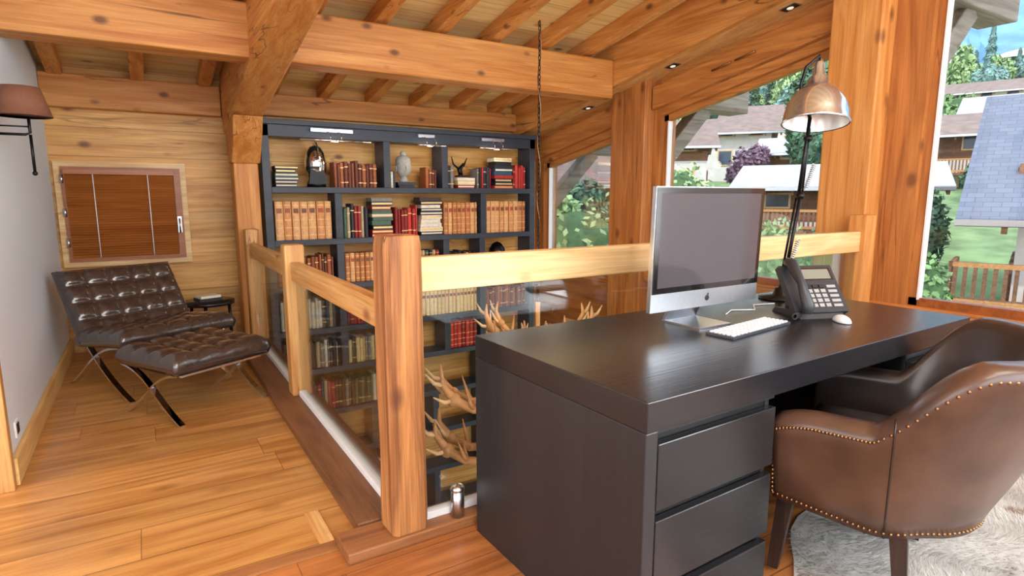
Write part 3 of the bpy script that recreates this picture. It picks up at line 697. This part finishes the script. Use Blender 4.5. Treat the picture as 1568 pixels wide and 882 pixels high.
for V,mt in((vsA,FUR),(vsB,FUR2)): m.add(V,[(i,i+1,i+2) for i in range(0,len(V),3)],mt,True)
m.build('fur_rug',recalc=False)
# ------------------------------------------------------------ exterior
GRASS=plain('meadow_grass',S(132,156,104),.9,noise_amt=.35,nscale=.9)
def interp(T,r):
    for (a,b_),(c,d) in zip(T,T[1:]):
        if r<=c: return b_+(d-b_)*(r-a)/(c-a)
    return T[-1][1]
GT=[(0,-5.5),(12,-4.8),(20,-3),(30,-.5),(45,2.0),(70,6.5),(120,17),(200,36)]
def gz(x,y): return interp(GT,math.hypot(x,y))+.5*noise.noise(Vector((x*.1,y*.1,0)))
m=MB();nr,na=40,50;vs=[]
for i in range(nr+1):
    r=6+194*(i/nr)**1.7
    for j in range(na+1):
        a=math.radians(-40+120*j/na);x,y=r*math.cos(a),r*math.sin(a);vs.append((x,y,gz(x,y)))
fs=[(i*(na+1)+j,i*(na+1)+j+1,(i+1)*(na+1)+j+1,(i+1)*(na+1)+j) for i in range(nr) for j in range(na)]
m.add(vs,fs,GRASS,True);m.build('hillside_ground')
MT=plain('haze_tinted_forest',S(118,160,190),1,noise_amt=.3,nscale=.08)  # distance haze painted into the forest colour as pale blue
m=MB();vs=[]
for i in range(25):
    for j in range(121):
        ad=-25+95*j/120;a=math.radians(ad);r=185+16*i
        top=150/(1+math.exp((ad-30)/4))+45
        z=34+top*(i/24)*(1+.3*noise.noise(Vector((ad*.12,i*.15,3))))+7*noise.noise(Vector((ad*.5,i*.4,0)))+3*noise.noise(Vector((ad*1.6,i*1.2,0)))
        vs.append((r*math.cos(a),r*math.sin(a),z))
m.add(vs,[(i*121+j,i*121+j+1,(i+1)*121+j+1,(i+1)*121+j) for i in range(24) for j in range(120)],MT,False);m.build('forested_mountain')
HW=plain('house_plaster',S(220,212,204),.9,noise_amt=.08,nscale=2);HB=wood('house_timber',S(146,104,76),S(108,74,54),0,0,.8,plank=(2,.2));HO=wood('house_timber_light',S(200,148,100),S(176,122,78),0,0,.8,plank=(2,.2))
RS=plain('slate_roof',S(118,128,150),.7,noise_amt=.12,nscale=3);RW=plain('pale_metal_roof',S(178,174,172),.6,noise_amt=.12,nscale=1.5);RB=plain('brown_roof',S(136,114,102),.8,noise_amt=.2,nscale=2)
HG=plain('house_window_glass',S(60,74,90),.1,noise_amt=.1)
def slate(mat):
    nt=mat.node_tree;b=nt.nodes['Principled BSDF'];tc=nt.nodes.new('ShaderNodeTexCoord');br=nt.nodes.new('ShaderNodeTexBrick')
    br.inputs['Scale'].default_value=1;br.inputs['Brick Width'].default_value=.3;br.inputs['Row Height'].default_value=.16;br.inputs['Mortar Size'].default_value=.006
    br.inputs['Color1'].default_value=S(116,120,132);br.inputs['Color2'].default_value=S(102,106,120);br.inputs['Mortar'].default_value=S(80,84,98)
    mp=nt.nodes.new('ShaderNodeMapping');mp.inputs['Rotation'].default_value=(0,0,math.pi/2)
    nt.links.new(tc.outputs['Object'],mp.inputs[0]);nt.links.new(mp.outputs[0],br.inputs['Vector']);nt.links.new(br.outputs['Color'],b.inputs['Base Color'])
slate(RS)
HC=[]
def house(name,x,y,rot,w,d,zg,zm,ze,zr,low,up,roof,ov=.9,balc=None):
    HC.append((x,y,math.hypot(w/2+ov,d/2+ov)))
    m=MB();sl=(zr-ze)/(w/2+ov);zw=ze+sl*ov
    m.box(-w/2,w/2,-d/2,d/2,zg,zm,low);m.box(-w/2-.03,w/2+.03,-d/2-.03,d/2+.03,zm,zw,up)
    m.prism([(-w/2,zw),(w/2,zw),(0,zr-.05)],'y',-d/2,d/2,up)
    for s in(-1,1):
        m.prism([(s*(w/2+ov),ze),(0,zr),(0,zr+.18),(s*(w/2+ov),ze+.18)],'y',-d/2-ov,d/2+ov,roof)
        m.box(min(s*(w/2+ov),s*(w/2+ov+.12)),max(s*(w/2+ov),s*(w/2+ov+.12)),-d/2-ov,d/2+ov,ze+.02,ze+.14,STEEL)
        k=-d/2-ov+.2
        while k<d/2+ov: m.beam((s*(w/2+ov),k,ze-.08),(s*.2,k,zr-.1),.1,.14,HB);k+=1.0
    for zz,hh in((zg+(zm-zg)*.62,1.1),(zm+.5,1.0)):
        if zz+hh>zw: hh=max(.5,zw-zz-.3)
        n=max(2,int(d/2.0))
        for i in range(n):
            yy=-d/2+d*(i+.5)/n
            m.box(-w/2-.08,-w/2,yy-.5,yy+.5,zz,zz+hh,W_rail);m.box(-w/2-.1,-w/2-.05,yy-.42,yy+.42,zz+.08,zz+hh-.08,HG)
        n=max(2,int(w/2.0))
        for i in range(n):
            xx=-w/2+w*(i+.5)/n
            for s in(-1,1):
                m.box(xx-.5,xx+.5,s*(d/2+.06)-.05,s*(d/2+.06)+.05,zz,zz+hh,HB);m.box(xx-.4,xx+.4,s*(d/2+.08)-.05,s*(d/2+.08)+.05,zz+.08,zz+hh-.08,HG)
    if balc:
        y0,y1,zf,zt2=balc;xa=-w/2-1.4
        m.box(xa,-w/2,y0,y1,zf-.15,zf,HB);m.box(xa,xa+.08,y0,y1,zt2-.1,zt2,HO);m.box(xa,xa+.06,y0,y1,zf+.05,zf+.15,HO)
        m.box(xa,-w/2,y1-.08,y1,zt2-.1,zt2,HO)
        k=y0
        while k<y1: m.box(xa+.01,xa+.05,k,k+.07,zf,zt2,HB);k+=.16
        k=xa
        while k<-w/2: m.box(k,k+.07,y1-.06,y1-.02,zf,zt2,HB);k+=.16
    m.build(name,0,TR(x,y,0,rot))
house('neighbour_chalet',21.1,.3,17,8,12,-5.5,1.0,.7,3.7,HW,HB,RS,1.0,(4.6,7.0,-.9,0.0))
house('village_chalet',25.4,14.4,28,5.0,6.0,-3,.3,1.5,2.5,HW,HB,RW,.8,(-3,3,.0,.8))
house('village_hotel',76,29,20,9,20,4,10.5,11.3,13.0,HW,HW,RB,.8)
house('village_house',38,31.5,38,6,8,1,5,5.6,7.0,HW,HW,RB,.8)
house('village_chalet',26,25.0,45,4,4.5,-1,3.2,3.8,4.9,HW,HB,RB,.6)
house('village_chalet',17,21.2,45,5,6,-3,.2,1.6,3.0,HO,HO,RB,.8)
house('village_house',43,17.5,22,6,9,-1,3.4,4.6,6.1,HW,HB,RB,1.0,(-4,4,2.6,3.4))
house('village_house',54,37,35,7,9,3,7.5,8.4,10,HW,HW,RB,.8)
house('village_chalet',61,33,28,5,6,4,8,8.6,10,HO,HO,RW,.8)
house('village_chalet',56,17,16,6,8,2,6,6.8,8.6,HW,HO,RW,.8,(-4,4,5,6))
house('village_house',36,22,30,4,5,0,3,3.7,4.8,HW,HB,RW,.7)
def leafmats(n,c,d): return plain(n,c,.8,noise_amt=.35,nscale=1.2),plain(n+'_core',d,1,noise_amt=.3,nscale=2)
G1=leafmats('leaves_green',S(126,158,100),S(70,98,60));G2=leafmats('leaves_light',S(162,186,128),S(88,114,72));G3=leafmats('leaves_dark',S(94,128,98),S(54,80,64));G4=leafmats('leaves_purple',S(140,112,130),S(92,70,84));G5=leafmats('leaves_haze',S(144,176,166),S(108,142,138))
def foliage(name,c,r,n,ls,mats,trunk=True):
    m=MB();c=Vector(c);lobes=[(c,Vector(r)*.8)]
    for k in range(9):
        d=Vector((random.gauss(0,1),random.gauss(0,1),random.gauss(0,.8))).normalized()
        lobes.append((c+Vector((d.x*r[0],d.y*r[1],d.z*r[2]))*.6,Vector(r)*random.uniform(.35,.5)))
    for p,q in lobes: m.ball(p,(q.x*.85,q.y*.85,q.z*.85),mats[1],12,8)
    vs=[]
    for k in range(n):
        p,q=random.choice(lobes);d=Vector((random.gauss(0,1),random.gauss(0,1),random.gauss(0,1))).normalized()
        P=p+Vector((d.x*q.x,d.y*q.y,d.z*q.z))*random.uniform(.85,1.12)
        a=Vector((random.gauss(0,1),random.gauss(0,1),random.gauss(0,1))).normalized()*ls*random.uniform(.6,1.2);b_=a.cross(d)
        if b_.length<1e-6: continue
        b_=b_.normalized()*ls*.6
        vs+=[P-a,P+b_,P+a,P-b_]
    m.add(vs,[(i,i+1,i+2,i+3) for i in range(0,len(vs),4)],mats[0])
    if trunk:
        zg=gz(c.x,c.y);m.tube([(c.x,c.y,zg-.3),(c.x,c.y,c.z)],[.2,.12],W_grey)
    return m.build(name,recalc=False)
def conifer(name,mats):
    m=MB();vs=[]
    m.tube([(0,0,0),(0,0,3.2)],[.08,.02],W_grey,6)
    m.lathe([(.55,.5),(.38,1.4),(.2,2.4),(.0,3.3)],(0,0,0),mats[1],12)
    for k in range(1500):
        t=random.random()**.8;z=.4+3.0*t;R=.8*(1-t)*(.8+.25*math.sin(z*14))+.03;a=random.uniform(0,6.283);r=R*random.uniform(.7,1.05)
        P=Vector((r*math.cos(a),r*math.sin(a),z-.12*r));d=Vector((math.cos(a),math.sin(a),-.5)).normalized()*.13;w=Vector((-math.sin(a),math.cos(a),0))*.05
        vs+=[P-d,P+w,P+d,P-w]
    m.add(vs,[(i,i+1,i+2,i+3) for i in range(0,len(vs),4)],mats[0]);return m.build(name,recalc=False)
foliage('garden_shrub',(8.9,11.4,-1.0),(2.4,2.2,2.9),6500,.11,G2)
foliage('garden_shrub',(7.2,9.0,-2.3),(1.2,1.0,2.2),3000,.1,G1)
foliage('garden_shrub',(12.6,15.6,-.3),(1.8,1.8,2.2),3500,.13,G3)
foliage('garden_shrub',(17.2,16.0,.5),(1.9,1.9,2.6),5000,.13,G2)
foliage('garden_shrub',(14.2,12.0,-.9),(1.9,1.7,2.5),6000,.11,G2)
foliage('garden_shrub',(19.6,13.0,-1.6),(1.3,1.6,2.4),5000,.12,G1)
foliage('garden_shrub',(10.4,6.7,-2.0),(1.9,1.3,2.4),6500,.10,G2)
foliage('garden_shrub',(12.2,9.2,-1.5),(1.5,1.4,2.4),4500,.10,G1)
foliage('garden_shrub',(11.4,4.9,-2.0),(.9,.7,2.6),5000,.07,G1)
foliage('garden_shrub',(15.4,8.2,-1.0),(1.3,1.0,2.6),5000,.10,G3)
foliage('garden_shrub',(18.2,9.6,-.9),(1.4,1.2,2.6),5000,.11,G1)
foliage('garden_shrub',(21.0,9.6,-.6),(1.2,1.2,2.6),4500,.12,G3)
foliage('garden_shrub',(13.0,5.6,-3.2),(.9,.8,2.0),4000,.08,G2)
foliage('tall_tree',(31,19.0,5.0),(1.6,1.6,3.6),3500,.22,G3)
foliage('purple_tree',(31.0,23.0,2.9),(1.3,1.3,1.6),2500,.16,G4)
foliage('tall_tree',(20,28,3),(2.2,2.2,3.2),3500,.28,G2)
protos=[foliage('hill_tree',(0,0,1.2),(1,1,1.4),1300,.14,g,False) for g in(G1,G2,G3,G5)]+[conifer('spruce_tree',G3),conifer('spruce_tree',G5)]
placed=[]
def clear(x,y,r):
    return all(math.hypot(x-a,y-b_)>c+r+.3 for a,b_,c in HC) and all(math.hypot(x-a,y-b_)>c+r*.8 for a,b_,c in placed) and math.hypot(x-31,y-19)>3+r and math.hypot(x-31,y-23)>2.5+r and math.hypot(x-20,y-28)>3.5+r and math.hypot(x-17.2,y-16)>3+r
cnt=0;tries=0
while cnt<340 and tries<14000:
    tries+=1
    r=26+ (175-26)*random.random()**.8;ad=random.uniform(10,60);a=math.radians(ad);x,y=r*math.cos(a),r*math.sin(a)
    if ad<27 and r>115: continue
    s=random.uniform(.8,1.3) if r<60 else random.uniform(1.5,2.6)
    if r<50 and random.random()<.4: continue
    if not clear(x,y,s*1.2): continue
    placed.append((x,y,s*.9))
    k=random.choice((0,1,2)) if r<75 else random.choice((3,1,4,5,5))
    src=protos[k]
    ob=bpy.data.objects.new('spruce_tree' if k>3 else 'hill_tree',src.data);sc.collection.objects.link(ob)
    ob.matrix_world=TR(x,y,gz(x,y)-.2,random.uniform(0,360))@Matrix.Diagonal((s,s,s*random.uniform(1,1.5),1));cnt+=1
for i,ob in enumerate(protos):
    x,y=150*math.cos(math.radians(61+i*3)),150*math.sin(math.radians(61+i*3));ob.matrix_world=TR(x,y,gz(x,y)-.2)@Matrix.Diagonal((3,3,3.5,1))
for y,z in((4.43,2.21),(2.1,2.62),(6.25,1.86)):
    m=MB();m.box(4.37,5.75,y-.13,y+.13,z,z+.3,W_grey);m.beam((4.47,y,z-.65),(5.15,y,z+.02),.16,.16,W_grey);m.build('exterior_eave_timber',.01)
# ------------------------------------------------------------ light
w=bpy.data.worlds.new('World');sc.world=w;w.use_nodes=True;nt=w.node_tree;bg=nt.nodes['Background']
tc=nt.nodes.new('ShaderNodeTexCoord');sx=nt.nodes.new('ShaderNodeSeparateXYZ');cr=nt.nodes.new('ShaderNodeValToRGB')
cr.color_ramp.elements[0].color=(.88,.93,1,1);cr.color_ramp.elements[0].position=0;cr.color_ramp.elements[1].color=(.64,.8,1,1);cr.color_ramp.elements[1].position=.7
nt.links.new(tc.outputs['Generated'],sx.inputs[0]);nt.links.new(sx.outputs['Z'],cr.inputs[0]);nt.links.new(cr.outputs[0],bg.inputs[0]);bg.inputs[1].default_value=2.6
def light(name,kind,loc,rot,energy,color=(1,1,1),size=1,sy=None):
    ld=bpy.data.lights.new(name,kind);ld.energy=energy;ld.color=color
    if kind=='AREA': ld.shape='RECTANGLE';ld.size=size;ld.size_y=sy or size
    o=bpy.data.objects.new(name,ld);o.location=loc;o.rotation_euler=[math.radians(a) for a in rot];sc.collection.objects.link(o);return o
s=light('sun','SUN',(0,0,30),(0,0,0),2.0,(1,.96,.9));s.rotation_euler=Vector((.55,.45,-.75)).to_track_quat('-Z','Y').to_euler();s.data.angle=.03
light('front_fill','AREA',(.4,-2.1,1.8),(88,0,0),145,(.94,.97,1),5.5,2.2)  # fill light added behind the camera, across the front openings
light('hall_fill','AREA',(-2.7,1.0,1.6),(90,0,-90),70,(.94,.97,1),2.8,2.0)  # added fill from the hall side, where the wall has no window
light('side_fill','AREA',(4.05,-1.5,1.6),(90,0,90),150,(.88,.95,1),1.2,1.9)  # unseen fill added before the blank plaster wall, not a window
light('overhead_fill','AREA',(1.2,-.6,3.0),(58,0,0),85,(1,.97,.92),3.0,1.0)  # soft fill added above the view, aimed forward; no fixture hangs here
light('lower_fill','AREA',(1.6,-1.9,-1.2),(90,0,0),210,(1,.95,.88),4,1.8)  # out-of-view fill added to brighten the lower storey
# ------------------------------------------------------------ camera
cd=bpy.data.cameras.new('camera');cd.sensor_width=36;cd.lens=20.7;cd.clip_start=.05;cd.clip_end=2000
cam=bpy.data.objects.new('camera',cd);sc.collection.objects.link(cam)
ya=math.radians(32);p=math.radians(8.9)
F=Vector((math.sin(ya)*math.cos(p),math.cos(ya)*math.cos(p),-math.sin(p)));R=Vector((math.cos(ya),-math.sin(ya),0));U=R.cross(F)
cam.matrix_world=Matrix(((R.x,U.x,-F.x,0),(R.y,U.y,-F.y,0),(R.z,U.z,-F.z,1.32),(0,0,0,1)))
sc.camera=cam
